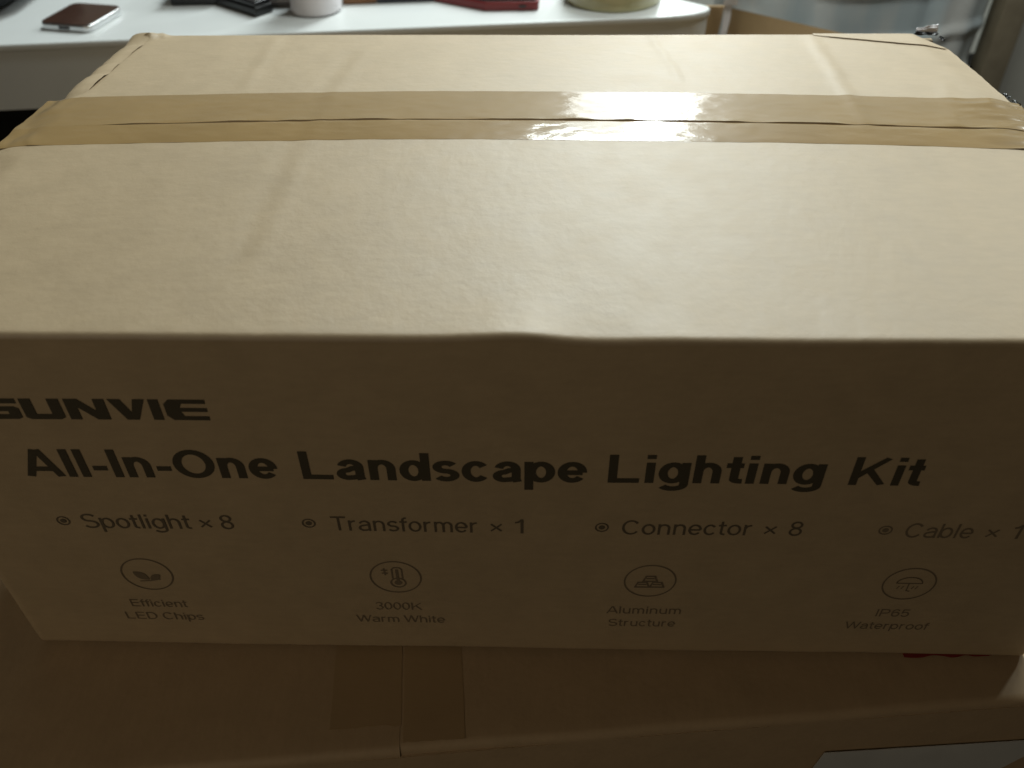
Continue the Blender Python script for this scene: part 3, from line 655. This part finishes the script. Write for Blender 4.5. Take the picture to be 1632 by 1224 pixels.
# ---- black pouch at the left
def pouch():
    t = thing('black_pouch', 'soft black fabric pouch slumped on the left of the desk', 'pouch', (-0.70, 0.86, ZD))
    bm = bmesh.new(); bmesh.ops.create_icosphere(bm, subdivisions=4, radius=1)
    for v in bm.verts:
        c = v.co.copy(); e = 0.55
        q = Vector([math.copysign(abs(k) ** e, k) for k in c]) * (0.92 + 0.12 * noise.noise(c * 1.8))
        v.co = Vector((-0.705 + 0.125 * q.x, 0.872 + 0.115 * q.y, ZD + 0.0415 + 0.041 * q.z + 0.003 * noise.noise(c * 5)))
        v.co.z = max(v.co.z, ZD + 0.0005)
    bm.verts.index_update(); V = [v.co.copy() for v in bm.verts]; F = [[v.index for v in f.verts] for f in bm.faces]; bm.free()
    part('body', V, F, M['blackfab'], t)
    Z = [(-0.725 + 0.085 * math.cos(a), 0.885 + 0.065 * math.sin(a)) for a in lin(0, math.pi, 20)]
    part('zip', *sheet(lambda u, v: (-0.78 + 0.15 * u, 0.872 + 0.006 * v + 0.01 * math.sin(3 * u), ZD + 0.0845 - 0.012 * (2 * u - 1) ** 2), lin(0, 1, 20), lin(0, 1, 3), (0, 0, -0.006)), M['black'], t)
pouch()

# ------------------------------------------------------------ open carton, strap, wrapped bundle, post
oc = thing('open_carton', 'open brown carton on the floor by the desk end, its flaps standing up', 'box', (0.13, 0.80, FLOOR))
ox0, ox1, oy0, oy1, oz = 0.02, 0.255, 0.62, 0.98, -0.33
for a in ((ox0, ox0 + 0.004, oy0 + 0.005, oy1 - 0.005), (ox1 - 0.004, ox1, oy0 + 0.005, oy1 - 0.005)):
    part('side_panel', *box(*a, FLOOR, oz), M['kraft_shaded'], oc, smooth=False)
part('front_panel', *box(ox0, ox1, oy0, oy0 + 0.004, FLOOR, oz), M['kraft_shaded'], oc, smooth=False)
part('back_panel', *box(ox0, ox1, oy1 - 0.004, oy1, FLOOR, oz), M['kraft_shaded'], oc, smooth=False)
def quad(a, b, c, d): return lambda u, v: tuple((Vector(a) * (1 - u) + Vector(b) * u) * (1 - v) + (Vector(d) * (1 - u) + Vector(c) * u) * v)
part('flap', *sheet(quad((0.2545, 0.976, -0.329), (0.2545, 0.625, -0.329), (0.391, 0.62, -0.128), (0.2685, 0.980, -0.200)), lin(0, 1, 14), lin(0, 1, 8), (0.004, 0, -0.001)), M['kraft_shaded'], oc)
part('flap', *sheet(quad((0.09, 0.979, -0.329), (0.250, 0.979, -0.329), (0.262, 0.985, -0.200), (0.09, 0.985, -0.202)), lin(0, 1, 10), lin(0, 1, 6), (0, 0.004, 0)), M['kraft_shaded'], oc)
st = thing('white_strap', 'white plastic strap with a tag hanging over the open carton flap', 'strap', (0.2655, 0.97, -0.3))
part('band', *sheet(lambda u, v: (0.2600 + 0.0095 * v - 0.006 * u * u, 0.975 - 0.004 * math.sin(3 * u), -0.192 - 0.15 * u), lin(0, 1, 14), lin(0, 1, 3), (0, -0.0012, 0)), M['white_pl'], st)
part('tag', *box(0.2570, 0.2760, 0.9705, 0.9735, -0.1945, -0.150, 0.001), M['white_pl'], st)
part('tag_hole', *xf(lathe([(0.0001, 0), (0.0022, 0), (0.0022, 0.0006), (0.0001, 0.0006)], 20), Matrix.Translation((0.270, 0.9700, -0.182)) @ Matrix.Rotation(math.pi / 2, 4, 'X')), M['black'], st)

def bundle():
    t = thing('wrapped_bundle', 'tall bundle wrapped in cloudy grey-blue plastic film behind the carton', 'bundle', (0.53, 1.34, FLOOR))
    def f(u, v):
        a = u * 2 * math.pi; e = 0.45
        cx_, sx_ = math.cos(a), math.sin(a)
        x = 0.545 + 0.212 * math.copysign(abs(cx_) ** e, cx_); y = 1.36 + 0.15 * math.copysign(abs(sx_) ** e, sx_); z = FLOOR + 0.001 + v * 0.85
        p = Vector((x * 9, y * 9, z * 3.2)); k = 0.014 * noise.noise(p) + 0.008 * noise.noise(Vector((x * 30, y * 30, z * 7)))
        k += 0.010 * max(0, math.sin(z * 75 + 4 * noise.noise(Vector((x * 5, 0, z * 2)))) - 0.55) * (1 if x > 0.45 else 0.3)
        d = Vector((x - 0.545, y - 1.36)).normalized(); r = 1 - 0.25 * sm((v - 0.85) / 0.15)
        return (0.545 + (x - 0.545) * r + d.x * k, 1.36 + (y - 1.36) * r + d.y * k, z)
    us2 = lin(0, 1, 181)[:-1]; vs2 = lin(0, 1, 120); V, F = [], []
    for v in vs2:
        for u in us2: V.append(f(u, v))
    n = len(us2)
    for j in range(len(vs2) - 1):
        for i in range(n): F.append((j * n + i, j * n + (i + 1) % n, (j + 1) * n + (i + 1) % n, (j + 1) * n + i))
    F.append(tuple(range(n))); F.append(tuple((len(vs2) - 1) * n + i for i in range(n)))
    part('film_wrap', V, F, M['film'], t, sharp=60)
bundle()
t = thing('wooden_post', 'upright brown wooden post beside the wrapped bundle', 'post', (0.795, 1.26, FLOOR))
part('shaft', *box(0.766, 0.806, 1.23, 1.28, FLOOR + 0.03, 0.3, 0.003), M['post'], t)
part('foot', *box(0.760, 0.812, 1.222, 1.288, FLOOR, FLOOR + 0.0298, 0.002), M['post'], t)
t = thing('pale_panel', 'pale grey board standing upright right of the wooden post', 'panel', (1.1, 1.35, FLOOR))
part('board', *box(0.815, 1.45, 1.335, 1.36, FLOOR, 0.3, 0.002), M['wall'], t)
part('edge_strip', *box(0.8105, 0.8147, 1.333, 1.362, FLOOR, 0.3, 0.0005, 1), M['band'], t)
